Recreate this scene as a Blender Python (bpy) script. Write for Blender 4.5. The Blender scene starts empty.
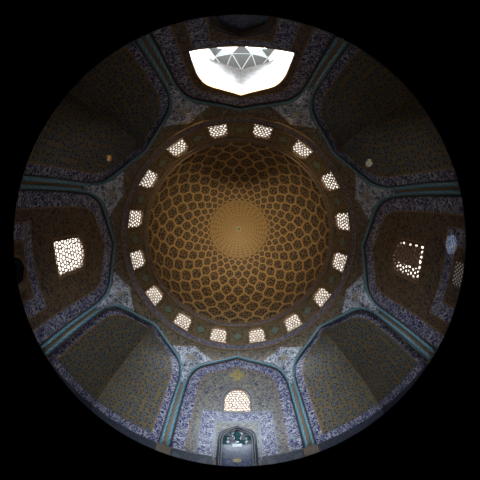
import bpy, math, random
from mathutils import Vector, Matrix
from mathutils.geometry import tessellate_polygon
random.seed(7)
PI = math.pi
C = bpy.context.scene.collection
sc = bpy.context.scene
sin, cos, tan, rad, sqrt = math.sin, math.cos, math.tan, math.radians, math.sqrt

# ------------------------------------------------------------------ camera
CAMY, CAMZ = 1.624, 1.6
tx, ty, kk = -.0066, -.1319, -.0133
R1 = Matrix(((1,0,0),(0,cos(ty),-sin(ty)),(0,sin(ty),cos(ty))))
R2 = Matrix(((cos(tx),0,sin(tx)),(0,1,0),(-sin(tx),0,cos(tx))))
R3 = Matrix(((cos(kk),-sin(kk),0),(sin(kk),cos(kk),0),(0,0,1)))
RM = R1 @ R2 @ R3 @ Matrix(((-1,0,0),(0,1,0),(0,0,1)))
cd = bpy.data.cameras.new('camera'); cam = bpy.data.objects.new('camera', cd); C.objects.link(cam)
rot = Matrix((RM[0], RM[1], -RM[2])).transposed()
cam.matrix_world = Matrix.Translation((0, CAMY, CAMZ)) @ rot.to_4x4()
cd.type = 'PANO'; cd.sensor_width = 36; cd.sensor_fit = 'HORIZONTAL'
cd.clip_start = .05; cd.clip_end = 500
cy = cd.cycles if hasattr(cd, 'cycles') and hasattr(cd.cycles, 'panorama_type') else cd
cy.panorama_type = 'FISHEYE_EQUISOLID'
cy.fisheye_lens = 162.4662*36/480
cy.fisheye_fov = rad(176.6)
sc.camera = cam

# ------------------------------------------------------------------ view, world, lights
sc.view_settings.view_transform = 'Standard'
sc.view_settings.look = 'None'
sc.view_settings.gamma = 1
sc.view_settings.use_curve_mapping = False
sc.view_settings.exposure = 0.0

w = bpy.data.worlds.new('sky'); sc.world = w; w.use_nodes = True
bg = w.node_tree.nodes['Background']
bg.inputs[0].default_value = (1.0, .90, .78, 1); bg.inputs[1].default_value = 2.0

def area(name, loc, target, sx, sy, power, col, spread=180):
    l = bpy.data.lights.new(name, 'AREA'); l.shape = 'RECTANGLE'; l.size = sx; l.size_y = sy
    l.energy = power; l.color = col; l.spread = rad(spread)
    o = bpy.data.objects.new(name, l); C.objects.link(o); o.location = loc
    o.rotation_euler = (Vector(target)-Vector(loc)).to_track_quat('-Z', 'Y').to_euler()
    return o
area('daylight_north_opening', (0, 15.0, 7.6), (0, -8, 3.0), 4.6, 3.6, 4700, (.78, .88, 1.0), 110)
area('daylight_on_sill', (0, 10.45, 5.32), (0, 3.4, 18), 3.0, 0.35, 800, (1.0, .81, .53), 75)
area('daylight_west_window', (10.4, 0, 6.5), (0, 0, 4.5), 1.8, 2.4, 30, (.85, .9, 1.0))
def spot(name, loc, target, deg, power, col, blend=.3, r=.05):
    l = bpy.data.lights.new(name, 'SPOT'); l.spot_size = rad(deg); l.spot_blend = blend; l.energy = power; l.color = col; l.shadow_soft_size = r
    o = bpy.data.objects.new(name, l); C.objects.link(o); o.location = loc
    o.rotation_euler = (Vector(target)-Vector(loc)).to_track_quat('-Z', 'Y').to_euler()
spot('added_spot_upper_left', (-7.9, -3.6, 13.2), (9.4, 6.4, 8.95), 1.2, 16000, (1.0, .55, .22))  # spot added inside the hall to make the orange glint
spot('added_spot_upper_right', (7.9, -3.6, 13.2), (-9.4, 6.37, 9.11), 1.6, 12000, (1.0, .92, .75))  # second added spot, hung indoors, makes the white glint
spot('added_spot_right_wall', (9.3, 0, 6.6), (-9.5, 1.35, 3.0), 3.0, 3500, (.6, .75, 1.0), .5)  # indoor spot added for the bluish patch on the right wall
area('daylight_south_window', (0, -10.4, 6.5), (0, 0, 5), 1.6, 2.0, 15, (.85, .92, 1.0))

# ------------------------------------------------------------------ node materials
class NT:
    def __init__(s, name):
        s.m = bpy.data.materials.new(name); s.m.use_nodes = True
        s.t = s.m.node_tree; s.n = s.t.nodes; s.l = s.t.links
        s.b = s.n['Principled BSDF']
        s.uvn = s.n.new('ShaderNodeUVMap'); s.uv = s.uvn.outputs[0]
    def put(s, sock, v):
        if hasattr(v, 'node'): s.l.new(v, sock)
        elif isinstance(v, (tuple, list)) and len(v) == 3 and sock.type == 'RGBA': sock.default_value = (*v, 1)
        else: sock.default_value = v
    def M(s, op, a, b=0, c=0):
        n = s.n.new('ShaderNodeMath'); n.operation = op
        for i, v in enumerate((a, b, c)): s.put(n.inputs[i], v)
        return n.outputs[0]
    def scale(s, v, sx, sy=None, ox=0, oy=0):
        n = s.n.new('ShaderNodeMapping'); s.put(n.inputs[0], v)
        n.inputs['Scale'].default_value = (sx, sx if sy is None else sy, 1); n.inputs['Location'].default_value = (ox, oy, 0)
        return n.outputs[0]
    def noise(s, v, sc_, det=2, dist=0):
        n = s.n.new('ShaderNodeTexNoise'); s.put(n.inputs['Vector'], v)
        n.inputs['Scale'].default_value = sc_; n.inputs['Detail'].default_value = det; n.inputs['Distortion'].default_value = dist
        return n.outputs['Fac']
    def vor(s, v, sc_, rnd=1, feature='F1', out='Distance'):
        n = s.n.new('ShaderNodeTexVoronoi'); n.feature = feature; n.voronoi_dimensions = '2D'; s.put(n.inputs['Vector'], v)
        n.inputs['Scale'].default_value = sc_; n.inputs['Randomness'].default_value = rnd
        return n.outputs[out]
    def lt(s, a, b, soft=.02):
        n = s.n.new('ShaderNodeMapRange'); n.interpolation_type = 'SMOOTHSTEP'
        s.put(n.inputs['Value'], a); n.inputs['From Min'].default_value = b-soft; n.inputs['From Max'].default_value = b+soft
        n.inputs['To Min'].default_value = 1; n.inputs['To Max'].default_value = 0
        return n.outputs[0]
    def near(s, a, c, wd, soft=.01):      # 1 where |a-c|<wd
        return s.lt(s.M('ABSOLUTE', s.M('SUBTRACT', a, c)), wd, soft)
    def mix(s, f, a, b):
        n = s.n.new('ShaderNodeMix'); n.data_type = 'RGBA'
        s.put(n.inputs[0], f); s.put(n.inputs[6], a); s.put(n.inputs[7], b)
        return n.outputs[2]
    def sep(s, v):
        n = s.n.new('ShaderNodeSeparateXYZ'); s.put(n.inputs[0], v); return n.outputs[0], n.outputs[1]
    def comb(s, x, y):
        n = s.n.new('ShaderNodeCombineXYZ'); s.put(n.inputs[0], x); s.put(n.inputs[1], y); return n.outputs[0]
    def done(s, col, rough=.4, spec=.5, bump=None, bs=.3):
        s.put(s.b.inputs['Base Color'], col); s.put(s.b.inputs['Roughness'], rough)
        s.b.inputs['Specular IOR Level'].default_value = spec
        if bump is not None:
            n = s.n.new('ShaderNodeBump'); n.inputs['Strength'].default_value = bs; n.inputs['Distance'].default_value = .02
            s.put(n.inputs['Height'], bump); s.l.new(n.outputs[0], s.b.inputs['Normal'])
        return s.m

def inscription(name, blue, white, dens=1.0, k=3.6, rough=.42):
    t = NT(name)
    x, y = t.sep(t.uv)
    a = t.noise(t.scale(t.uv, k*1.1, k*.8), 1.0, 1.0, .8)
    l1 = t.near(a, .5, .024*dens, .015)
    b = t.noise(t.scale(t.uv, k*1.9, k*.75, 4.3, 7.7), 1.0, 1.0, .3)
    l2 = t.near(b, .48, .022*dens, .015)
    v = t.vor(t.uv, k*1.6, 1.0)
    dot = t.lt(v, .16, .05)
    f = t.M('MINIMUM', t.M('ADD', t.M('MAXIMUM', l1, l2), t.M('MULTIPLY', dot, .5)), 1)
    # two white rules framing the writing (v is 0..1 over the band in the second uv channel kept in metres)
    tone = t.noise(t.uv, 1.3, 3)
    base = t.mix(tone, blue, tuple(c*1.6 for c in blue))
    return t.done(t.mix(f, base, white), rough, .5, tone, .15)

def rosettes(name, ground, dark, light, petal, k=1.5, fine=7.0, rough=.5):
    t = NT(name)
    d = t.vor(t.uv, k, .55)
    d2 = t.vor(t.scale(t.uv, 1, 1, .33, .21), k*1.9, .7)
    sc1 = t.near(t.noise(t.uv, fine, 2, .6), .5, .022, .015)
    tone = t.noise(t.uv, .9, 4)
    c = t.mix(tone, ground, tuple(min(1, q*1.5) for q in ground))
    c = t.mix(t.M('MULTIPLY', sc1, .6), c, light)
    c = t.mix(t.lt(d2, .25, .03), c, dark)
    c = t.mix(t.lt(d2, .15, .03), c, petal)
    c = t.mix(t.lt(d2, .07, .02), c, dark)
    c = t.mix(t.lt(d, .30, .03), c, dark)
    c = t.mix(t.near(d, .17, .05, .02), c, light)
    c = t.mix(t.lt(d, .07, .02), c, petal)
    return t.done(c, rough, .5, tone, .2)

def arabesque(name, ground, dark, light, k=6.0, rough=.42, amt=1.0, spec=.5):
    t = NT(name)
    a = t.near(t.noise(t.uv, k*.6, 1.0, 1.0), .5, .045, .02)
    b = t.near(t.noise(t.scale(t.uv, 1, 1, 5, 3), k*.8, 1, .7), .5, .035, .015)
    v = t.vor(t.uv, k*.75, .9)
    tone = t.noise(t.uv, 1.1, 4)
    c = t.mix(tone, ground, tuple(min(1, q*1.45) for q in ground))
    c = t.mix(t.M('MULTIPLY', a, amt), c, dark)
    c = t.mix(t.lt(v, .22, .05), c, dark)
    c = t.mix(t.M('MULTIPLY', b, amt*.7), c, light)
    c = t.mix(t.lt(v, .09, .03), c, light)
    return t.done(c, rough, spec, tone, .2)

def plain(name, col, rough=.5, var=.25, k=4, spec=.5):
    t = NT(name)
    tone = t.noise(t.uv, k, 4)
    return t.done(t.mix(tone, tuple(c*(1-var) for c in col), tuple(min(1, c*(1+var)) for c in col)), rough, spec, tone, .2)

def rope(name):
    t = NT(name); x, y = t.sep(t.uv)
    s = t.M('SINE', t.M('ADD', t.M('MULTIPLY', x, 2*PI*2), t.M('MULTIPLY', y, 2*PI*1.9)))
    c = t.mix(t.lt(s, .55, .25), (.14, .27, .33), (.20, .37, .44))
    tone = t.noise(t.uv, 3, 3)
    return t.done(t.mix(t.M('MULTIPLY', tone, .4), c, (.12, .27, .34)), .22, .5, s, .6)

def dome_lattice(name):
    t = NT(name); x, y = t.sep(t.uv)
    def cell(ox, oy):
        fx = t.M('ABSOLUTE', t.M('SUBTRACT', t.M('FRACT', t.M('ADD', x, ox)), .5))
        fy = t.M('ABSOLUTE', t.M('SUBTRACT', t.M('FRACT', t.M('ADD', y, oy)), .5))
        return t.M('SMOOTH_MAX', t.M('MULTIPLY', fx, 2), t.M('MULTIPLY', t.M('ADD', t.M('MULTIPLY', fx, .5), fy), 1/(.25*1.5)), .12), fx, fy
    m1, _, _ = cell(0, 0); m2, _, _ = cell(.5, .5)
    d = t.M('MINIMUM', m1, m2)
    v = t.vor(t.scale(t.uv, 6, 6), 1, .45)
    v2 = t.vor(t.scale(t.uv, 16, 16), 1, .9)
    tone = t.noise(t.uv, .7, 3)
    gold = t.mix(tone, (.36, .235, .095), (.50, .34, .15))
    inner = t.mix(t.lt(v, .42, .05), (.21, .14, .065), (.012, .014, .026))
    inner = t.mix(t.M('MULTIPLY', t.lt(v2, .22, .05), .5), inner, (.30, .2, .11))
    c = t.mix(t.lt(d, .83, .03), gold, (.06, .04, .03))
    c = t.mix(t.lt(d, .76, .03), c, inner)
    return t.done(c, .6, .35, t.lt(d, .8, .05), -.35)

def medallion_mat(name):
    t = NT(name); x, y = t.sep(t.uv)      # x = 32-fold angle, y = radius in metres
    v = t.vor(t.comb(x, t.M('MULTIPLY', y, 2.6)), 1, .15)
    v2 = t.vor(t.comb(t.M('ADD', x, .5), t.M('MULTIPLY', y, 5.0)), 1, .5)
    tone = t.noise(t.uv, 2, 3)
    c = t.mix(tone, (.26, .175, .07), (.35, .24, .105))
    c = t.mix(t.M('MULTIPLY', t.lt(v, .26, .06), .75), c, (.13, .07, .04))
    c = t.mix(t.M('MULTIPLY', t.lt(v2, .17, .06), .5), c, (.2, .12, .06))
    c = t.mix(t.near(y, 1.25, .05, .02), c, (.25, .15, .06))
    c = t.mix(t.near(y, 2.3, .05, .02), c, (.28, .17, .07))
    c = t.mix(t.lt(y, .33, .05), c, (.10, .17, .13))
    c = t.mix(t.near(y, .33, .05, .02), c, (.5, .36, .15))
    return t.done(c, .6, .35, tone, .2)

WH = (.62, .63, .68)
M_band = inscription('inscription_tiles', (.012, .012, .095), WH)
M_band_drum = inscription('drum_inscription_tiles', (.035, .03, .07), (.42, .38, .36), 1.0, 5.5)
M_gold = rosettes('ochre_rosette_tiles', (.155, .105, .04), (.013, .018, .035), (.20, .24, .24), (.06, .10, .15))
M_brown = arabesque('brown_arabesque_tiles', (.15, .092, .042), (.035, .028, .03), (.22, .155, .09), 4.5)
M_blue_lit = arabesque('blue_lit_arabesque_tiles', (.17, .155, .125), (.025, .035, .10), (.42, .38, .26), 5.2)  # brown wall tile again, with bluish daylight mixed into its colours
M_spandrel = arabesque('spandrel_arabesque_tiles', (.14, .10, .05), (.022, .026, .04), (.33, .27, .17), 4.6)
M_shield = arabesque('shield_white_arabesque_tiles', (.50, .53, .58), (.04, .05, .10), (.75, .77, .8), 3.8, .42, .95)
M_star = plain('star_ochre_tiles', (.42, .36, .24), .35)
M_dado = arabesque('dado_tiles', (.035, .042, .06), (.015, .02, .04), (.09, .10, .12), 6.0)
M_dado_panel = plain('dado_panel_tiles', (.09, .10, .115), .35)
M_greyrim = plain('grey_rim_tiles', (.24, .27, .3), .35)
M_rope = rope('turquoise_glazed_rope')
M_rim = plain('ochre_rim_tiles', (.30, .18, .075), .4)
M_darkrim = plain('dark_rim_tiles', (.05, .05, .055), .4)
M_stone = plain('brown_stone', (.16, .12, .085), .6)
M_dome = dome_lattice('dome_lattice_tiles')
M_med = medallion_mat('dome_medallion_tiles')
M_drum = arabesque('drum_wall_tiles', (.16, .115, .05), (.028, .03, .04), (.32, .26, .15), 4.6)
M_roundel = plain('turquoise_roundel_tiles', (.17, .25, .22), .35, .35, 9)
M_grille = plain('carved_brown_lattice', (.26, .15, .10), .6)
M_reveal = plain('window_reveal_plaster', (.5, .42, .32), .7)
M_plaster = plain('pale_plaster', (.7, .7, .72), .8)
M_floor = plain('floor_stone', (.22, .16, .12), .7, .15, 2)
M_white = arabesque('bright_vault_tiles', (.22, .21, .20), (.15, .145, .14), (.3, .29, .28), 2.4, .5, .5)
M_vault = plain('grey_vault_tiles', (.17, .175, .17), .6)
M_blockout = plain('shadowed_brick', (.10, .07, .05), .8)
M_yellow = arabesque('yellow_cartouche_tiles', (.36, .28, .09), (.14, .10, .04), (.55, .47, .22), 8)
M_glaze = plain('pale_glazed_tiles', (.75, .8, .85), .12)
M_mihrab = arabesque('mihrab_blue_tiles', (.025, .03, .085), (.01, .012, .035), (.13, .16, .26), 5.0, .3)
M_navy = plain('navy_rim_tiles', (.03, .045, .09), .3)
M_teal = plain('dark_teal_tiles', (.045, .13, .15), .25)

# ------------------------------------------------------------------ object helpers
def tag(o, label=None, cat=None, group=None, kind=None):
    if label: o['label'] = label
    if cat: o['category'] = cat
    if group: o['group'] = group
    if kind: o['kind'] = kind
    return o
def empty(name, loc=(0, 0, 0)):
    o = bpy.data.objects.new(name, None); C.objects.link(o); o.location = loc; o.empty_display_size = .3; return o
class MB:
    def __init__(s): s.v = []; s.f = []; s.uv = []
    def face(s, pts, uvs=None):
        b = len(s.v); s.v += [tuple(p) for p in pts]; s.f.append(tuple(range(b, b+len(pts))))
        s.uv += list(uvs) if uvs else [(p[0]+p[1], p[2]) for p in pts]
    def grid(s, P, nu, nv, UV=None, wrap=False):
        b = len(s.v)
        uvs = []
        for j in range(nv+1):
            for i in range(nu+1):
                p = P(i/nu, j/nv); s.v.append(tuple(p))
                uvs.append(UV(i/nu, j/nv) if UV else (p[0]+p[1], p[2]))
        for j in range(nv):
            for i in range(nu):
                q = [j*(nu+1)+i, j*(nu+1)+i+1, (j+1)*(nu+1)+i+1, (j+1)*(nu+1)+i]
                s.f.append(tuple(b+k for k in q)); s.uv += [uvs[k] for k in q]
    def box(s, x0, x1, y0, y1, z0, z1, T=lambda p: p):
        c = [(x0,y0,z0),(x1,y0,z0),(x1,y1,z0),(x0,y1,z0),(x0,y0,z1),(x1,y0,z1),(x1,y1,z1),(x0,y1,z1)]
        for q in ((0,3,2,1),(4,5,6,7),(0,1,5,4),(1,2,6,5),(2,3,7,6),(3,0,4,7)):
            s.face([T(c[k]) for k in q], [(c[k][0]+c[k][1], c[k][2]+.3*c[k][1]) for k in q])
    def tube(s, pts, r, n=10, closed=False, normal=None):
        rings = []; L = 0
        for i, p in enumerate(pts):
            p = Vector(p); a = Vector(pts[max(i-1, 0)]); b = Vector(pts[min(i+1, len(pts)-1)])
            tg = (b-a).normalized(); nn = Vector(normal) if normal else (Vector((0, 0, 1)) if abs(tg.z) < .9 else Vector((1, 0, 0)))
            u = tg.cross(nn).normalized(); v_ = u.cross(tg).normalized()
            if i: L += (p-Vector(pts[i-1])).length
            k = 1.0
            if 0 < i < len(pts)-1:
                d1 = (p-a).normalized(); k = 1/max(.5, sqrt(max(.25, (1+d1.dot((b-p).normalized()))/2)))
            rings.append((p, u*k, v_, L))
        b0 = len(s.v)
        for p, u, v_, L in rings:
            for j in range(n): s.v.append(tuple(p+u*(r*cos(2*PI*j/n))+v_*(r*sin(2*PI*j/n))))
        for i in range(len(rings)-1):
            for j in range(n):
                j2 = (j+1) % n
                s.f.append((b0+i*n+j, b0+i*n+j2, b0+(i+1)*n+j2, b0+(i+1)*n+j))
                s.uv += [(j/n, rings[i][3]), ((j+1)/n, rings[i][3]), ((j+1)/n, rings[i+1][3]), (j/n, rings[i+1][3])]
        s.f.append(tuple(b0+j for j in range(n))[::-1]); s.uv += [(0, 0)]*n
        e = b0+(len(rings)-1)*n; s.f.append(tuple(e+j for j in range(n))); s.uv += [(0, 0)]*n
    def build(s, name, m, parent=None, smooth=False, weld=False):
        me = bpy.data.meshes.new(name); me.from_pydata(s.v, [], s.f); me.materials.append(m)
        l = me.uv_layers.new(name='UVMap')
        for i, q in enumerate(s.uv): l.data[i].uv = q
        if smooth:
            for p in me.polygons: p.use_smooth = True
        o = bpy.data.objects.new(name, me); C.objects.link(o)
        if parent: o.parent = parent
        return o

D = 9.52                      # distance of the eight arch planes from the axis
RV = D/cos(rad(22.5))         # octagon vertices
def PL(k, x, z, d=D):         # point on arch plane k (0 north, clockwise in the photograph)
    a = rad(45*k)
    return Vector((-sin(a)*d - cos(a)*x, cos(a)*d - sin(a)*x, z))
def CYL(az, r, z):
    a = rad(az); return Vector((-sin(a)*r, cos(a)*r, z))
def lerp(a, b, t): return a+(b-a)*t
def interp(x, T):
    if x <= T[0][0]: return T[0][1]
    for (x0, y0), (x1, y1) in zip(T, T[1:]):
        if x <= x1: return lerp(y0, y1, (x-x0)/(x1-x0))
    return T[-1][1]
def catmull(P, n=5):
    out = []
    for i in range(len(P)-1):
        p0, p1, p2, p3 = P[max(i-1, 0)], P[i], P[i+1], P[min(i+2, len(P)-1)]
        for j in range(n):
            t = j/n
            out.append(tuple(.5*((2*b)+(-a+c)*t+(2*a-5*b+4*c-d)*t*t+(-a+3*b-3*c+d)*t**3) for a, b, c, d in zip(p0, p1, p2, p3)))
    out.append(P[-1]); return out
def arch_half(hw, zs, ztip, n=5):         # half outline of a four-centred arch from the springing to the tip
    h = ztip-zs
    Q = [(1, 0), (.985, .21), (.935, .40), (.85, .555), (.72, .665), (.5, .78), (.25, .89), (0, 1)]
    return catmull([(hw*a, zs+h*b) for a, b in Q], n)
def arch_path(hw, zs, ztip, z0, n=5):      # full outline, left foot over tip to right foot
    H = [(hw, z0)] + arch_half(hw, zs, ztip, n)
    return [(x, z) for x, z in H] + [(-x, z) for x, z in H[-2::-1]]
MAIN = (3.74, 7.35, 11.05)
MAINH = arch_half(*MAIN)
def arch_z(x):
    x = abs(x); T = sorted([(a, b) for a, b in MAINH]); T = T + [(3.95, 7.0)]
    return interp(x, T)

# ------------------------------------------------------------------ floor
m = MB(); m.face([(-13, -13, 0), (13, -13, 0), (13, 13, 0), (-13, 13, 0)], [(-13, -13), (13, -13), (13, 13), (-13, 13)])
tag(m.build('floor', M_floor), kind='structure')

# ------------------------------------------------------------------ flat walls of the four sides
def poly_holes(mb, outer, holes, k, d):
    loops = [[Vector((x, z, 0)) for x, z in outer]] + [[Vector((x, z, 0)) for x, z in h] for h in holes]
    flat = [p for l in loops for p in l]
    for tri in tessellate_polygon(loops):
        mb.face([PL(k, flat[i].x, flat[i].y, d) for i in tri], [(flat[i].x, flat[i].y) for i in tri])
def strip(mb, A, B, k, d, closed=False):       # band between two equally long outlines
    L = 0; n = len(A)
    for i in range(n-1):
        dl = math.dist(A[i], A[i+1]); w_ = math.dist(A[i], B[i])
        mb.face([PL(k, *A[i], d), PL(k, *A[i+1], d), PL(k, *B[i+1], d), PL(k, *B[i], d)],
                [(L, 0), (L+dl, 0), (L+dl, w_), (L, w_)]); L += dl
def offset(path, w_):                           # inward offset of an arch outline (left foot to right foot)
    out = []
    for i, p in enumerate(path):
        a = path[max(i-1, 0)]; b = path[min(i+1, len(path)-1)]
        dx, dz = b[0]-a[0], b[1]-a[1]; L = math.hypot(dx, dz) or 1
        nx, nz = dz/L, -dx/L                    # path runs +x to -x over the top
        if nz > 0 or (abs(nz) < 1e-6 and nx*p[0] > 0): nx, nz = -nx, -nz
        kx = w_
        if abs(p[0]) < 1e-6: nx = 0; nz = -1; kx = w_/cos(math.atan2(abs(path[i-1][1]-p[1]), abs(path[i-1][0]-p[0])+1e-9))
        out.append((p[0]+nx*kx, p[1]+nz*kx))
    tip = [i for i, p in enumerate(path) if abs(p[0]) < 1e-6]
    if tip:
        tz = out[tip[0]][1]
        out = [((0, tz) if (p[0] > 0) != (q[0] > 0) or q[1] > tz and abs(q[0]) < .02 else q) for p, q in zip(path, out)]
    return out
def densify(path, st=.5):
    out = []
    for a, b in zip(path, path[1:]):
        n = max(1, int(math.dist(a, b)/st))
        out += [(lerp(a[0], b[0], i/n), lerp(a[1], b[1], i/n)) for i in range(n)]
    return out+[path[-1]]

WIN_SIDE = {0: None, 2: (.96, 7.05, 7.8, 5.15), 4: (.86, 6.45, 7.64, 5.4), 6: (.95, 7.15, 7.78, 5.15)}
def win_outline(k):
    hw, zs, zt, z0 = WIN_SIDE[k]
    return win_shape(hw, zs, zt, z0, k == 4)
def win_shape(hw, zs, zt, z0, rnd):
    if rnd: H = [(hw, z0), (hw, zs)] + [(hw*cos(t), zs+(zt-zs)*sin(t)) for t in [PI/2*i/7 for i in range(1, 8)]]
    else: H = [(hw, z0), (hw, zs), (hw*.8, zs+.6*(zt-zs)), (hw*.45, zs+.85*(zt-zs)), (0, zt)]
    H[-1] = (0, zt)
    return H + [(-x, z) for x, z in H[-2::-1]]
OPEN = (2.38, 6.5, 9.48, 5.25)
OPENP = arch_path(OPEN[0], OPEN[1], OPEN[2], OPEN[3], 3)
MIH = arch_path(.93, 2.85, 4.0, 0.02, 3)
ENT = arch_path(1.1, 3.0, 4.5, 0.02, 3)
EDOOR = [(.42, .95), (.42, 2.45), (-.72, 2.45), (-.72, .95)]
WDOOR = arch_path(.7, 1.7, 2.6, 0.02, 2)
outer_full = densify([(3.94, 0)] + [(3.94, 7.35)] + [(x*3.94/3.74, z) for x, z in MAINH[1:]], 1.0)
outer_full = outer_full + [(-x, z) for x, z in outer_full[-2::-1]]
names = {0: 'wall_north', 2: 'wall_east', 4: 'wall_south', 6: 'wall_west'}
holes = {0: [OPENP, ENT], 2: [win_outline(2), EDOOR], 4: [win_outline(4), MIH], 6: [win_outline(6), WDOOR]}
DW = 9.62
for k in (0, 2, 4, 6):
    m = MB(); poly_holes(m, outer_full, holes[k], k, DW)
    wall = m.build(names[k], {0: M_brown, 2: M_brown, 4: M_blue_lit, 6: M_brown}[k]); tag(wall, kind='structure')
    # thickness of the wall behind every opening
    m = MB()
    for h in holes[k]:
        dep = 3.6 if h is OPENP else (.55 if h in (holes[k][0],) else (.25 if k == 2 else 1.15))
        hc = h + [h[0]]
        for a, b in zip(hc, hc[1:]):
            if h is OPENP: continue
            n = max(1, int(dep/.3))
            m.face([PL(k, *a, DW), PL(k, *b, DW), PL(k, *b, DW+dep), PL(k, *a, DW+dep)],
                   [(0, a[1]), (math.dist(a, b), b[1]), (math.dist(a, b)+dep, b[1]), (dep, a[1])])
    m.build('reveal', M_reveal if k != 4 else M_blue_lit, wall)
    db = DW-.02
    # arch band of writing following the arch, framed by ochre fillets
    P0 = arch_path(3.55, 7.3, 10.78, 1.32, 5); P0 = densify(P0, .6)
    P1 = offset(P0, .78)
    m = MB(); strip(m, P0, P1, k, db); m.build('inscription_band', M_band, wall)
    m = MB(); Q = offset(P0, .86); strip(m, P1, Q, k, db); Q2 = offset(P0, -.08); strip(m, Q2, P0, k, db); m.build('fillet', M_rim, wall)
    # rectangular band around the lower niche
    zt = {0: 5.12, 2: 3.35, 4: 5.3, 6: 3.35}[k]; zb = {0: 4.75, 2: 2.72, 4: 4.55, 6: 2.72}[k]
    xo, xi = 2.12, 1.36
    m = MB()
    strip(m, [(xo, 1.32), (xo, zt)], [(xi, 1.32), (xi, zb)], k, db)
    strip(m, [(xo, zt), (-xo, zt)], [(xi, zb), (-xi, zb)], k, db)
    strip(m, [(-xo, zt), (-xo, 1.32)], [(-xi, zb), (-xi, 1.32)], k, db)
    m.build('frame_inscription_band', M_band, wall)
    m = MB()
    for e in (xo, xi):
        z_ = zt if e == xo else zb; s_ = .07 if e == xo else -.07
        strip(m, [(e+s_, 1.32), (e+s_, z_+s_), (-e-s_, z_+s_), (-e-s_, 1.32)], [(e, 1.32), (e, z_), (-e, z_), (-e, 1.32)], k, db-.005)
    m.build('frame_fillet', M_rim if k != 4 else M_greyrim, wall)
    # dado with almond ended panels
    m = MB()
    niche = {0: 1.2, 2: .0, 4: 1.02, 6: .78}[k]
    for s_ in (1, -1):
        m.face([PL(k, s_*niche, 0, db), PL(k, s_*3.9, 0, db), PL(k, s_*3.9, 1.25, db), PL(k, s_*niche, 1.25, db)],
               [(niche, 0), (3.9, 0), (3.9, 1.25), (niche, 1.25)]) if k != 2 else m.face(
              [PL(k, 0, 0, db), PL(k, s_*3.9, 0, db), PL(k, s_*3.9, .93, db), PL(k, 0, .93, db)], [(0, 0), (3.9, 0), (3.9, .93), (0, .93)])
    m.build('dado', M_dado, wall)
    m = MB()
    for s_ in (1, -1):
        for c0, sg in ((1.55, 1), (3.4, -1)):
            pts = [(c0, .25), (c0, 1.0)] + [(c0+sg*.5*sin(PI*t)**.8, 1.0-.75*t) for t in (.15, .3, .5, .7, .85)]
            m.face([PL(k, s_*x, z, db-.015) for x, z in pts], [(x, z) for x, z in pts])
        m.box(s_*1.5, s_*3.45, 1.24, 1.31, 0, .03, T=lambda p, k=k: PL(k, p[0], p[1], db-p[2]))
    m.build('dado_panel', M_dado_panel, wall)

# yellow cartouche below the tip of the south arch
m = MB(); cart = [(0, 1), (.22, .72), (.3, .38), (.62, .28), (.75, 0), (.62, -.28), (.3, -.38), (.22, -.72), (0, -1)]
cart = cart + [(-x, z) for x, z in cart[-2:0:-1]]
A = [PL(4, x*.78, 8.95+z*.72, DW-.05) for x, z in cart]; B = [PL(4, x*.78, 8.95+z*.72, DW) for x, z in cart]
m.face(A, [(x, z) for x, z in cart])
for i in range(len(A)): j = (i+1) % len(A); m.face([A[i], A[j], B[j], B[i]], [(0, 0), (1, 0), (1, .1), (0, .1)])
tag(m.build('cartouche', M_yellow), 'yellow lobed tile cartouche on the south wall above the arched window', 'cartouche')

# ------------------------------------------------------------------ arch mouldings and column bases
where = {0: 'around the bright opening at the top', 1: 'around the dark niche at the upper right', 2: 'around the wall at the right',
         3: 'around the niche at the lower right', 4: 'around the niche wall at the bottom', 5: 'around the niche at the lower left',
         6: 'around the wall with the brightest window at the left', 7: 'around the dark niche at the upper left'}
for k in range(8):
    t = empty('arch_molding', PL(k, 0, 0, D))
    tag(t, 'turquoise glazed rope moulding ' + where[k], 'molding', 'turquoise arch mouldings')
    nrm = PL(k, 0, 0, 1)
    def tb(name, hw, zs, zt, z0, r, d, mat, n=10):
        m = MB(); P = densify(arch_path(hw, zs, zt, z0, 6), .5)
        m.tube([PL(k, x, z, d)-PL(k, 0, 0, D) for x, z in P], r, n, normal=nrm); return m.build(name, mat, t, True)
    tb('rope', 3.74, 7.35, 11.05, 1.3, .115, D-.03, M_rope)
    tb('outer_rim', 3.895, 7.42, 11.27, 1.3, .045, D-.03, M_rim, 6)
    tb('inner_rim', 3.58, 7.30, 10.86, 1.3, .045, D+.02, M_darkrim, 6)
for k in range(8):
    a = 22.5+45*k
    m = MB()
    def T(p, a=a):
        c = CYL(a, RV-.1+p[1], p[2]); t_ = CYL(a+90, 1, 0); return (c+t_*p[0])-CYL(a, RV-.1, 0)
    prof = [(.46, .0), (.46, .18), (.40, .24), (.40, 1.12), (.45, 1.18), (.45, 1.3)]
    for (w0, z0), (w1, z1) in zip(prof, prof[1:]):
        for c0, c1 in (((-1, -1), (1, -1)), ((1, -1), (1, 1)), ((-1, 1), (-1, -1))):
            m.face([T((c0[0]*w0, c0[1]*w0*.45, z0)), T((c1[0]*w0, c1[1]*w0*.45, z0)), T((c1[0]*w1, c1[1]*w1*.45, z1)), T((c0[0]*w1, c0[1]*w1*.45, z1))],
                   [(0, z0), (1, z0), (1, z1), (0, z1)])
    m.face([T((x*.45, y*.2, 1.3)) for x, y in ((-1, -1), (1, -1), (1, 1), (-1, 1))], [(0, 0), (1, 0), (1, 1), (0, 1)])
    o = m.build('column_base', M_stone); o.location = CYL(a, RV-.1, 0)
    w1 = {0: 'top arch and the upper right niche', 1: 'upper right niche and the right wall', 2: 'right wall and the lower right niche', 3: 'lower right niche and the bottom arch',
          4: 'bottom arch and the lower left niche', 5: 'lower left niche and the left wall', 6: 'left wall and the upper left niche', 7: 'upper left niche and the top arch'}[k]
    tag(o, 'brown stone base between the ' + w1, 'column base', 'stone bases under the mouldings')

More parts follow.
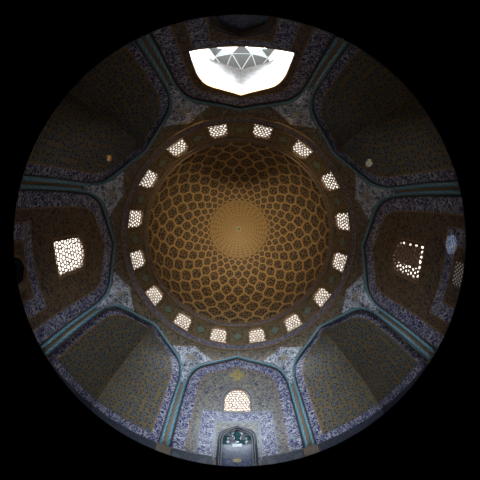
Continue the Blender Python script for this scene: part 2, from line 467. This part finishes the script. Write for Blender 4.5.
# ------------------------------------------------------------------ corner niches (squinches)
SEAM = [(0, 13.46), (5.0, 13.42), (6.2, 13.1), (7.5, 12.5), (8.6, 11.95), (9.4, 11.45), (10.0, 10.95), (10.5, 10.4), (10.85, 9.36), (11.05, 9.54)]
def seamR(z): return interp(z, SEAM)
nl = {1: 'upper right, dark with a small white glint', 3: 'lower right, its left half lit', 5: 'lower left, its right half lit', 7: 'upper left, dark with a small orange glint'}
for k in (1, 3, 5, 7):
    t = empty('corner_niche', PL(k, 0, 0, D))
    tag(t, 'pointed corner niche with rosette tiles, ' + nl[k], 'niche', 'corner niches below the dome')
    org = PL(k, 0, 0, D)
    H = [(3.94, z) for z in (0, .6, 1.3, 2.0, 3, 4, 5, 6, 6.7)] + [(x*3.94/3.74, z) for x, z in MAINH]
    H = [(x, z) for x, z in H]
    for sgn, nm in ((1, 'left_half'), (-1, 'right_half')):
        m_f = MB(); m_b = MB(); m_d = MB(); m_r = MB(); L = 0
        for (x0, z0), (x1, z1) in zip(H, H[1:]):
            if z1-z0 < 1e-5: continue
            dl = math.hypot(x1-x0, z1-z0)
            A0, A1 = PL(k, sgn*x0, z0, D), PL(k, sgn*x1, z1, D)
            B0, B1 = PL(k, 0, z0, seamR(z0)), PL(k, 0, z1, seamR(z1))
            W0, W1 = (B0-A0).length, max((B1-A1).length, 1e-3)
            def P(A, B, W, u): return A.lerp(B, min(1, u/W))-org
            u0a, u1a = .20, .92
            if z1 <= 1.31:
                m_d.face([A0-org, B0-org, B1-org, A1-org], [(0, z0), (W0, z0), (W1, z1), (0, z1)])
            elif z1 <= 2.01:
                m_b.face([A0-org, B0-org, B1-org, A1-org], [(0, z0), (W0, z0), (W1, z1), (0, z1)])
            else:
                f0, f1 = min(1, .98/W0), min(1, .98/W1)
                m_b.face([P(A0, B0, W0, 0), P(A0, B0, W0, .9), P(A1, B1, W1, .9), P(A1, B1, W1, 0)], [(L, 0), (L, .9), (L+dl, .9), (L+dl, 0)])
                if f0 < 1: m_r.face([P(A0, B0, W0, .9), P(A0, B0, W0, .98), P(A1, B1, W1, .98), P(A1, B1, W1, .9)], [(0, L), (.1, L), (.1, L+dl), (0, L+dl)])
                if f0 < 1:
                    n = 10
                    for j in range(n):
                        a0, a1 = lerp(f0, 1, j/n), lerp(f0, 1, (j+1)/n); b0, b1 = lerp(f1, 1, j/n), lerp(f1, 1, (j+1)/n)
                        m_f.face([A0.lerp(B0, a0)-org, A0.lerp(B0, a1)-org, A1.lerp(B1, b1)-org, A1.lerp(B1, b0)-org],
                                 [(sgn*a0*W0, L), (sgn*a1*W0, L), (sgn*b1*W1, L+dl), (sgn*b0*W1, L+dl)])
            L += dl
        h = m_f.build('vault_half', M_gold, t)
        m_b.build('inscription_band', M_band, h); m_r.build('fillet', M_rim, h); m_d.build('dado', M_dado, h)
    m = MB()
    m.tube([PL(k, 0, z, seamR(z)-.02)-org for z in [1.3+i*.25 for i in range(39)]], .028, 6, normal=PL(k, 1, 0, 0))
    m.build('ridge', M_rim, t)

# ------------------------------------------------------------------ spandrels below the drum, star shields
ZR, RR = 11.62, 9.30
def span_pt(az, t, off=0):                      # az offset from the middle of an arch plane
    k = round(az/45); b = abs(az-45*k)
    r0 = D/cos(rad(b)); z0 = arch_z(D*tan(rad(b)))
    e = t
    return CYL(az, lerp(r0, RR, e)-off - .10*sin(PI*t)*b/22.5, lerp(z0, ZR, t))
def span_at(az, z, off):
    k = round(az/45); b = abs(az-45*k); z0 = arch_z(D*tan(rad(b)))
    return span_pt(az, (z-z0)/(ZR-z0), off)
m = MB()
m.grid(lambda u, v: span_pt(u*360, v), 480, 10, lambda u, v: (u*58, v*3*0+span_pt(u*360, v).z))
tag(m.build('wall_spandrels', M_spandrel, None, True), kind='structure')
for k in range(8):
    a0 = 22.5+45*k; org = CYL(a0, 9.7, 9.6)
    def lo(al): return arch_z(D*tan(rad(22.5-abs(al)))) + .20 + .25*max(0, 1-abs(al)/2.0)
    def hi(al): return interp(abs(al), [(0, 11.22), (1.5, 11.12), (5.5, 10.78), (10.3, 10.38)])
    t = empty('star_shield', org)
    wn = ['right of the top arch', 'between the right wall and the upper right niche', 'between the right wall and the lower right niche', 'right of the bottom arch',
          'left of the bottom arch', 'between the left wall and the lower left niche', 'between the left wall and the upper left niche', 'left of the top arch'][k]
    tag(t, 'pale tiled shield with star, ' + wn, 'tile panel', 'kite shaped shields between the arches')
    m = MB()
    def P(u, v, off=.05):
        al = lerp(-10.3, 10.3, u); return span_at(a0+al, lerp(lo(al), max(hi(al), lo(al)+.02), v), off)-org
    m.grid(P, 24, 12, lambda u, v: (u*3.4, lerp(lo(lerp(-10.3, 10.3, u)), hi(lerp(-10.3, 10.3, u)), v)))
    m.build('panel', M_shield, t, True)
    m = MB(); m.tube([P(u/24, 1, .07) for u in range(25)], .035, 6); m.build('border', M_rim, t, True)
    m = MB(); n = 5
    pts = [span_at(a0+(.95 if i % 2 else 2.6)*cos(PI*i/n+PI/2)*1.15, 9.95+(.17 if i % 2 else .47)*sin(PI*i/n+PI/2), .09)-org for i in range(2*n)]
    cpt = span_at(a0, 9.95, .10)-org
    for i in range(2*n): m.face([cpt, pts[i], pts[(i+1) % (2*n)]], [(0, 0), (.3, 0), (.3, .3)])
    m.build('star', M_star, t)

# ------------------------------------------------------------------ drum: writing band, window ring, upper band
def ring(mb, prof, n=192, k=1.0):
    for (r0, z0), (r1, z1) in zip(prof, prof[1:]):
        mb.grid(lambda u, v: CYL(u*360, lerp(r0, r1, v), lerp(z0, z1, v)), n, 1, lambda u, v: (u*2*PI*9*k, lerp(0, math.hypot(r1-r0, z1-z0), v)+z0))
drum = empty('wall_drum', (0, 0, 0)); tag(drum, kind='structure')
m = MB(); ring(m, [(9.30, 11.70), (9.20, 12.36)]); m.build('inscription_band', M_band_drum, drum, True)
m = MB(); ring(m, [(9.30, 11.60), (9.20, 11.60), (9.20, 11.70), (9.30, 11.70)]); ring(m, [(9.24, 12.36), (9.14, 12.36), (9.14, 12.43), (9.2, 12.43)])
ring(m, [(9.04, 14.86), (8.93, 14.86), (8.93, 14.94), (9.0, 14.94)]); ring(m, [(8.95, 15.36), (8.84, 15.36), (8.84, 15.45), (8.9, 15.45)]); m.build('cornice', M_rim, drum)
m = MB(); ring(m, [(8.98, 14.94), (8.92, 15.36)]); m.build('upper_inscription_band', M_band_drum, drum, True)
def drumR(z): return lerp(9.19, 9.0, (z-12.4)/(14.86-12.4))
WHW, WZ0, WZS, WZT = .74, 12.5, 14.0, 14.62        # half width, sill, springing, crown
def wtop(x): return WZS+(WZT-WZS)*sqrt(max(0, 1-(abs(x)/WHW)**2.2))
def CY2(az0, x, z, r=None):
    R_ = drumR(z) if r is None else r; return CYL(az0+math.degrees(x/9.1), R_, z)
hwid = 9.1*rad(11.25)
m = MB(); mr = MB()
NX = 16
xs = [-WHW+2*WHW*i/NX for i in range(NX+1)]
for q in range(16):
    az0 = 22.5*q-11.25
    for x0, x1 in ((-hwid, -hwid/2-WHW/2), (-hwid/2-WHW/2, -WHW), (WHW, hwid/2+WHW/2), (hwid/2+WHW/2, hwid)):
        m.face([CY2(az0, x0, 12.4), CY2(az0, x1, 12.4), CY2(az0, x1, 14.88), CY2(az0, x0, 14.88)], [(x0, 12.4), (x1, 12.4), (x1, 14.88), (x0, 14.88)])
    for x0, x1 in zip(xs, xs[1:]):
        m.face([CY2(az0, x0, 12.4), CY2(az0, x1, 12.4), CY2(az0, x1, WZ0), CY2(az0, x0, WZ0)], [(x0, 12.4), (x1, 12.4), (x1, WZ0), (x0, WZ0)])
        m.face([CY2(az0, x0, wtop(x0)), CY2(az0, x1, wtop(x1)), CY2(az0, x1, 14.88), CY2(az0, x0, 14.88)], [(x0, wtop(x0)), (x1, wtop(x1)), (x1, 14.88), (x0, 14.88)])
        mr.face([CY2(az0, x0, wtop(x0)), CY2(az0, x1, wtop(x1)), CY2(az0, x1, wtop(x1), 9.36), CY2(az0, x0, wtop(x0), 9.36)])
        mr.face([CY2(az0, x0, WZ0), CY2(az0, x1, WZ0), CY2(az0, x1, WZ0, 9.36), CY2(az0, x0, WZ0, 9.36)])
    for x in (-WHW, WHW):
        mr.face([CY2(az0, x, WZ0), CY2(az0, x, WZS), CY2(az0, x, WZS, 9.36), CY2(az0, x, WZ0, 9.36)])
m.build('drum_wall', M_drum, drum, True); mr.build('reveal', M_reveal, drum)

# carved lattice: a perforated screen, cut from the cells of a fine grid
_J = {}
def lattice_mask(x, z, p):
    global _J
    i0, j0 = math.floor(x/p), math.floor(z/p); ds = []
    for i in (i0-1, i0, i0+1):
        for j in (j0-1, j0, j0+1):
            if (i, j) not in _J: _J[i, j] = (random.uniform(-.24, .24), random.uniform(-.24, .24))
            a, b = _J[i, j]; ds.append(math.hypot(x-(i+.5+a+(.25 if j % 2 else -.25))*p, z-(j+.5+b)*p))
    ds.sort(); return ds[1]-ds[0] < BAR*p
BAR = .36
BARS = {2: .42, 4: .27, 6: .24}
def lattice(mp, hw, z0, topf, step, p, th, border):
    mb = MB(); nx = int(round(2*hw/step)); zs_ = int(round((topf(0)-z0)/step))
    solid = {}
    for i in range(nx):
        for j in range(zs_+1):
            x = -hw+(i+.5)*2*hw/nx; z = z0+(j+.5)*step
            if z > topf(x): continue
            edge = abs(x) > hw-border or z < z0+border or z > topf(x)-border
            solid[i, j] = edge or lattice_mask(x, z, p)
    sx = 2*hw/nx
    def cor(i, j):
        x = -hw+i*sx; z = z0+j*step; return x, min(z, topf(x)+1e-3)
    vi = {}
    def vert(i, j, s_):
        if (i, j, s_) not in vi:
            x, z = cor(i, j); vi[i, j, s_] = len(mb.v); mb.v.append(tuple(mp(x, z, s_*th)))
        return vi[i, j, s_]
    def add(q):
        mb.f.append(tuple(vert(*c) for c in q)); mb.uv += [(cor(c[0], c[1])[0]+c[2]*.05, cor(c[0], c[1])[1]) for c in q]
    for (i, j), sd in solid.items():
        if not sd: continue
        add([(i, j, 0), (i+1, j, 0), (i+1, j+1, 0), (i, j+1, 0)]); add([(i, j, 1), (i, j+1, 1), (i+1, j+1, 1), (i+1, j, 1)])
        if not solid.get((i-1, j)): add([(i, j, 0), (i, j+1, 0), (i, j+1, 1), (i, j, 1)])
        if not solid.get((i+1, j)): add([(i+1, j, 0), (i+1, j, 1), (i+1, j+1, 1), (i+1, j+1, 0)])
        if not solid.get((i, j-1)): add([(i, j, 0), (i, j, 1), (i+1, j, 1), (i+1, j, 0)])
        if not solid.get((i, j+1)): add([(i, j+1, 0), (i+1, j+1, 0), (i+1, j+1, 1), (i, j+1, 1)])
    return mb
gm = None; fm = None; rm = None
pos16 = ['top, left of the middle', 'top, right of the middle', 'upper right, second from the top', 'right, above the middle pair', 'right, upper of the middle pair', 'right, lower of the middle pair',
         'lower right, above the glaring one', 'bottom right, with light streaming in', 'bottom, right of the middle', 'bottom, left of the middle', 'bottom left, second from the middle',
         'lower left, below the middle pair', 'left, lower of the middle pair', 'left, upper of the middle pair', 'left, above the middle pair', 'upper left, second from the top']
for q in range(16):
    t = empty('lattice_window', (0, 0, 0)); t.rotation_euler.z = rad(22.5*q-11.25)
    tag(t, 'arched lattice window in the ring below the dome, ' + pos16[q], 'window', 'lattice windows in the drum of the dome')
    if gm is None:
        g = lattice(lambda x, z, s_: CY2(0, x, z, drumR(z)+.03+s_), WHW, WZ0, wtop, .034, .29, .05, .04).build('grille', M_grille, t); gm = g.data
        m = MB(); F = [(WHW+.03, WZ0-.03), (WHW+.03, WZS)] + [(x, wtop(x)+.03) for x in [WHW*cos(PI/2*i/8) for i in range(1, 9)]]
        F = F + [(-x, z) for x, z in F[-2::-1]] + [F[0]]
        m.tube([CY2(0, x, z, drumR(z)-.01) for x, z in F], .045, 6, normal=(0, -1, 0)); f = m.build('frame', M_rim, t); fm = f.data
    else:
        for nm, me in (('grille', gm), ('frame', fm)):
            o = bpy.data.objects.new(nm, me); C.objects.link(o); o.parent = t
# roundels between the windows
for q in range(16):
    az0 = 22.5*q
    t = empty('tile_roundel', (0, 0, 0)); t.rotation_euler.z = rad(az0)
    tag(t, 'turquoise tile roundel between two ring windows, ' +
        ['at the top', 'right of the top', 'at the upper right', 'above the right', 'at the right', 'below the right', 'at the lower right', 'right of the bottom', 'at the bottom', 'left of the bottom',
         'at the lower left', 'below the left', 'at the left', 'above the left', 'at the upper left', 'left of the top'][q], 'roundel', 'turquoise roundels between the drum windows')
    if rm is None:
        m = MB(); n = 16
        def rp(i, s_, o_): a_ = 2*PI*i/n; w_ = 1+.12*cos(8*a_/2); return CY2(0, .34*s_*w_*cos(a_), 13.45+.42*s_*w_*sin(a_), drumR(13.45)-o_)
        for i in range(n):
            m.face([CY2(0, 0, 13.45, drumR(13.45)-.05), rp(i, 1, .04), rp(i+1, 1, .04)], [(0, 0), (cos(2*PI*i/n)*.4, sin(2*PI*i/n)*.4), (cos(2*PI*(i+1)/n)*.4, sin(2*PI*(i+1)/n)*.4)])
        rm = m.build('roundel', M_roundel, t).data
        m = MB(); F = [(.62, 12.6), (.62, 13.9), (.5, 14.25), (.25, 14.5), (0, 14.68)]; F = F+[(-x, z) for x, z in F[-2::-1]]+[F[0]]
        m.tube([CY2(0, x, z, drumR(z)-.01) for x, z in F], .03, 5, normal=(0, -1, 0)); rm2 = m.build('border', M_rim, t).data
    else:
        for nm, me in (('roundel', rm), ('border', rm2)):
            o = bpy.data.objects.new(nm, me); C.objects.link(o); o.parent = t

# ------------------------------------------------------------------ dome
DZ, DR, DH = 15.42, 8.86, 11.4
def dome_z(r): return DZ+DH*(max(0, 1-(r/DR)**2))**.5
ROWS = [(0, 24.0), (29, 0), (33, .5), (38.5, 1), (44.5, 1.5), (52, 2), (60.5, 2.5), (69, 3), (77, 3.5), (84, 4), (90, 4.5)]
def px_of(r):                                    # apparent radius seen from the middle of the floor
    th = math.atan2(r, dome_z(r)-1.6); return 325*sin(th/2)
dome = empty('dome', (0, 0, DZ)); tag(dome, 'golden brown tiled dome covered with a net of lozenges around a plain medallion', 'dome')
RS = []
r = DR
while px_of(r) > 29 and r > .5: RS.append(r); r -= .012 if r > 8.6 else .06
RS.append(r); RM_ = r
def vrow(r): return interp(px_of(r), ROWS[1:])
m = MB(); nr = len(RS)-1
m.grid(lambda u, v: CYL(u*360, RS[int(round(v*nr))], dome_z(RS[int(round(v*nr))])-DZ), 256, nr, lambda u, v: (u*32+.5, vrow(RS[int(round(v*nr))])))
m.build('lozenge_net', M_dome, dome, True)
m = MB()
m.grid(lambda u, v: CYL(u*360, RM_*(1-v)+.001, dome_z(RM_*(1-v))-DZ), 128, 24, lambda u, v: (u*32, RM_*(1-v)))
m.build('medallion', M_med, dome, True)
m = MB(); m.tube([CYL(a, RM_, dome_z(RM_)-DZ-.02) for a in range(0, 361, 4)], .05, 6); m.build('medallion_rim', M_rim, dome, True)

# ------------------------------------------------------------------ large windows of the side walls
for k, lab in ((2, 'dim arched lattice window with light only at its edges, in the wall at the right'), (4, 'white arched lattice window above the mihrab niche at the bottom'),
               (6, 'glaring white lattice window in the wall at the left')):
    hw, zs, zt, z0 = WIN_SIDE[k]; org = PL(k, 0, z0, DW)
    t = empty('large_lattice_window', org); tag(t, lab, 'window')
    O = win_outline(k); T = sorted([(x, z) for x, z in O if z > z0+.01])
    BAR = BARS[k]
    def tf(x, T=T, zs=zs): return max(zs, interp(x, T))
    lattice(lambda x, z, s_, k=k, org=org: PL(k, x, z, DW+.08+s_)-org, hw, z0, tf, .04, {2: .27, 4: .22, 6: .25}[k], .06, .05).build('grille', M_grille, t)
    m = MB(); Q = win_shape(hw+.12, zs, zt+.13, z0-.1, k == 4)
    Q = Q+[Q[0]]; m.tube([PL(k, x, z, DW-.02)-org for x, z in Q], .055, 6, normal=PL(k, 0, 0, 1)); m.build('frame', M_rim if k != 4 else M_greyrim, t)

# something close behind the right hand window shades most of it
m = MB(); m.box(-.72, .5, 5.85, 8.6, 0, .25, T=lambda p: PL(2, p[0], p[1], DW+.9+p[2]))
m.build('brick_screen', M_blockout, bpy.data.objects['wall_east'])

m = MB(); m.box(-3.5, 3.5, 0, 4.2, 0, .3, T=lambda p: PL(2, p[0], p[1], DW+4.2+p[2]))  # backing wall added to tone down the light in the small low lattice
tag(m.build('added_backing_wall', M_plaster), 'added pale backing wall behind the small low lattice at the far right edge', 'wall')

# small lattice window low in the right hand wall: diagonal bars
org = PL(2, -.15, 1.7, DW)
t = empty('small_lattice_window', org); tag(t, 'small low window with a diagonal lattice at the far right edge', 'window')
m = MB(); x0, x1, z0, z1 = -.72, .42, .95, 2.45
def clipd(c, s_):     # line z = s*x + c clipped to the window
    pts = []
    for x in (x0, x1):
        z = s_*x+c
        if z0 <= z <= z1: pts.append((x, z))
    for z in (z0, z1):
        x = (z-c)/s_
        if x0 <= x <= x1: pts.append((x, z))
    pts = sorted(set((round(a, 4), round(b, 4)) for a, b in pts)); return pts
for s_ in (1.2, -1.2):
    c = -2.0
    while c < 6:
        q = clipd(c, s_)
        if len(q) >= 2: m.tube([PL(2, *q[0], DW+.12)-org, PL(2, *q[-1], DW+.12)-org], .055, 5)
        c += .25
m.build('diagonal_lattice', M_darkrim, t)
m = MB(); Q = [(x0, z0), (x1, z0), (x1, z1), (x0, z1), (x0, z0)]; m.tube([PL(2, *q, DW-.01)-org for q in Q], .05, 6, normal=PL(2, 0, 0, 1)); m.build('frame', M_stone, t)

# low niche of the left hand wall and the entrance arch below the bright opening
def recess(k, path, d0, dep, mat, wallname, lab, cat, frame_mat, hw):
    org = PL(k, 0, 0, DW); t = empty(wallname, org); tag(t, lab, cat)
    m = MB(); loops = [[Vector((x, z, 0)) for x, z in path]]
    for tri in tessellate_polygon(loops): m.face([PL(k, path[i][0], path[i][1], DW+dep)-org for i in tri], [path[i] for i in tri])
    m.build('back_wall', mat, t)
    m = MB(); P = [(x*(1+.09/hw), z+.1) for x, z in path]; P[0] = (P[0][0], .02); P[-1] = (P[-1][0], .02)
    m.tube([PL(k, x, z, DW-.03)-org for x, z in P], .06, 8, normal=PL(k, 0, 0, 1)); m.build('frame', frame_mat, t, True)
    return t, org
recess(6, WDOOR, DW, 1.14, M_dado, 'wall_niche', 'low dark niche at the foot of the wall at the left', 'niche', M_rim, .7)
recess(0, ENT, DW, 1.14, M_mihrab, 'entrance_arch', 'dark pointed entrance recess below the bright opening at the top', 'doorway', M_darkrim, 1.1)

# ------------------------------------------------------------------ mihrab at the bottom
org = PL(4, 0, 0, DW)
t, _ = recess(4, MIH, DW, 1.14, M_mihrab, 'mihrab', 'deep blue pointed prayer niche with stalactite vault in the bottom wall', 'niche', M_navy, .93)
m = MB(); P = densify(arch_path(.83, 2.8, 3.84, .02, 3), .5); m.tube([PL(4, x, z, DW+.0)-org for x, z in P], .035, 6, normal=PL(4, 0, 0, 1)); m.build('inner_frame', M_greyrim, t, True)
m = MB(); strip(m, [(1.26, .95), (1.26, 4.4), (-1.26, 4.4), (-1.26, .95)], [(1.2, .95), (1.2, 4.34), (-1.2, 4.34), (-1.2, .95)], 4, DW-.03)
o = m.build('outer_fillet', M_greyrim, t); o.location = -org
# stalactite tiers: little pointed niches stepping forward
for tier, (z0, dep0, wn, cnt) in enumerate(((2.55, .95, .8, 4), (2.95, .68, .72, 5), (3.3, .4, .55, 3))):
    for i in range(cnt):
        m = MB(); cx = lerp(-wn, wn, i/(cnt-1)); w_ = wn/(cnt-1)*.98; h_ = .42
        n = 6
        for a in range(n):
            for b_ in range(4):
                def S(aa, bb):
                    ang = PI*aa/n; rr = w_*(1-.85*(bb/4)**1.8)
                    return PL(4, cx+rr*cos(ang), z0+h_*bb/4, DW+dep0-.30*sin(ang)*(1-bb/5)*-1-.12)-org
                m.face([S(a, b_), S(a+1, b_), S(a+1, b_+1), S(a, b_+1)], [(a/n, b_/4), ((a+1)/n, b_/4), ((a+1)/n, (b_+1)/4), (a/n, (b_+1)/4)])
        m.build('stalactite', M_teal if (i+tier) % 2 else M_greyrim, t, True)
m = MB()
for z in (2.45, 1.85, 1.2): m.box(-.86, .86, z, z+.06, 1.05, 1.12, T=lambda p: PL(4, p[0], p[1], DW+p[2])-org)
m.build('tile_course', M_dado_panel, t)
m = MB(); m.box(-.28, .28, 2.32, 2.62, .95, 1.1, T=lambda p: PL(4, p[0], p[1], DW+p[2])-org); m.build('painted_glare', M_glaze, t)  # white glare put in as a pale slab below the stalactites
m = MB(); pts = [(.3*cos(a*PI/6)*(1 if a % 2 else .75), .95+.22*sin(a*PI/6)) for a in range(12)]
m.face([PL(4, x, z, DW+1.1)-org for x, z in pts], pts); m.build('small_cartouche', M_yellow, t)
for s_ in (1, -1):
    m = MB(); m.box(s_*.98, s_*1.2, 0, .95, -.06, .0, T=lambda p: PL(4, p[0], p[1], DW+p[2])-org); m.build('stone_jamb', M_stone, t)

# ------------------------------------------------------------------ bright bay behind the opening at the top
bay = empty('window_1', PL(0, 0, OPEN[3], DW)); tag(bay, kind='structure'); org = PL(0, 0, OPEN[3], DW)
m = MB(); P = densify(OPENP, .6); L = 0
for a, b in zip(P, P[1:]):
    dl = math.dist(a, b)
    for j in range(6):
        d0, d1 = DW+.6*j, DW+.6*(j+1)
        m.face([PL(0, *a, d0)-org, PL(0, *b, d0)-org, PL(0, *b, d1)-org, PL(0, *a, d1)-org], [(L, d0), (L+dl, d0), (L+dl, d1), (L, d1)])
    L += dl
m.build('soffit', M_white, bay)
m = MB(); m.box(-2.38, 2.38, 9.62, 14.0, 5.0, 5.25, T=lambda p: Vector((p[0], p[1], p[2]))-org); m.build('sill', M_white, bay)
m = MB(); m.tube([PL(0, x, z, DW-.02)-org for x, z in OPENP], .05, 6, normal=PL(0, 0, 0, 1)); m.build('frame', M_rim, bay, True)
# folded net of the far vault with white ribs
net = empty('ribbed_vault', (0, 13.6, 7.2)); tag(net, 'pale ribbed vault seen through the bright opening at the top', 'vault')
no = Vector((0, 13.6, 7.2))
rows = [[(-2.4, 9.6, 13.3), (-1.2, 9.6, 13.3), (0, 9.6, 13.3), (1.2, 9.6, 13.3), (2.4, 9.6, 13.3)],
        [(-1.9, 8.3, 13.9), (-.7, 8.1, 14.1), (.7, 8.1, 14.1), (1.9, 8.3, 13.9)],
        [(-2.3, 7.1, 14.0), (-1.3, 7.5, 14.2), (0, 7.0, 14.4), (1.3, 7.5, 14.2), (2.3, 7.1, 14.0)]]
R_ = [[Vector((x, y, z))-no for x, z, y in r_] for r_ in rows]
m = MB(); rb = MB()
tris = [(R_[0][i], R_[0][i+1], R_[1][i]) for i in range(4)] + [(R_[1][i], R_[1][i+1], R_[0][i+1]) for i in range(3)] + \
       [(R_[1][i], R_[1][i+1], R_[2][i+1]) for i in range(3)] + [(R_[2][0], R_[2][1], R_[1][0]), (R_[2][3], R_[2][4], R_[1][3]), (R_[2][1], R_[1][0], R_[1][1]) , (R_[2][3], R_[1][2], R_[1][3])]
seen = set()
for tr in tris:
    m.face(tr, [(p.x, p.z) for p in tr])
    for a, b in ((0, 1), (1, 2), (0, 2)):
        key = tuple(sorted([tuple(tr[a]), tuple(tr[b])]))
        if key not in seen: seen.add(key); rb.tube([tr[a], tr[b]], .04, 5)
m.build('vault_facets', M_vault, net); rb.build('rib', M_glaze, net)
for s_ in (1, -1):
    m = MB(); m.box(s_*1.75-.16, s_*1.75+.16, 13.5, 13.9, 5.25, 7.1)
    tag(m.build('bay_pier', M_vault), 'grey pier standing at the %s end of the bright opening' % ('left' if s_ > 0 else 'right'), 'pier', 'piers in the bright opening')
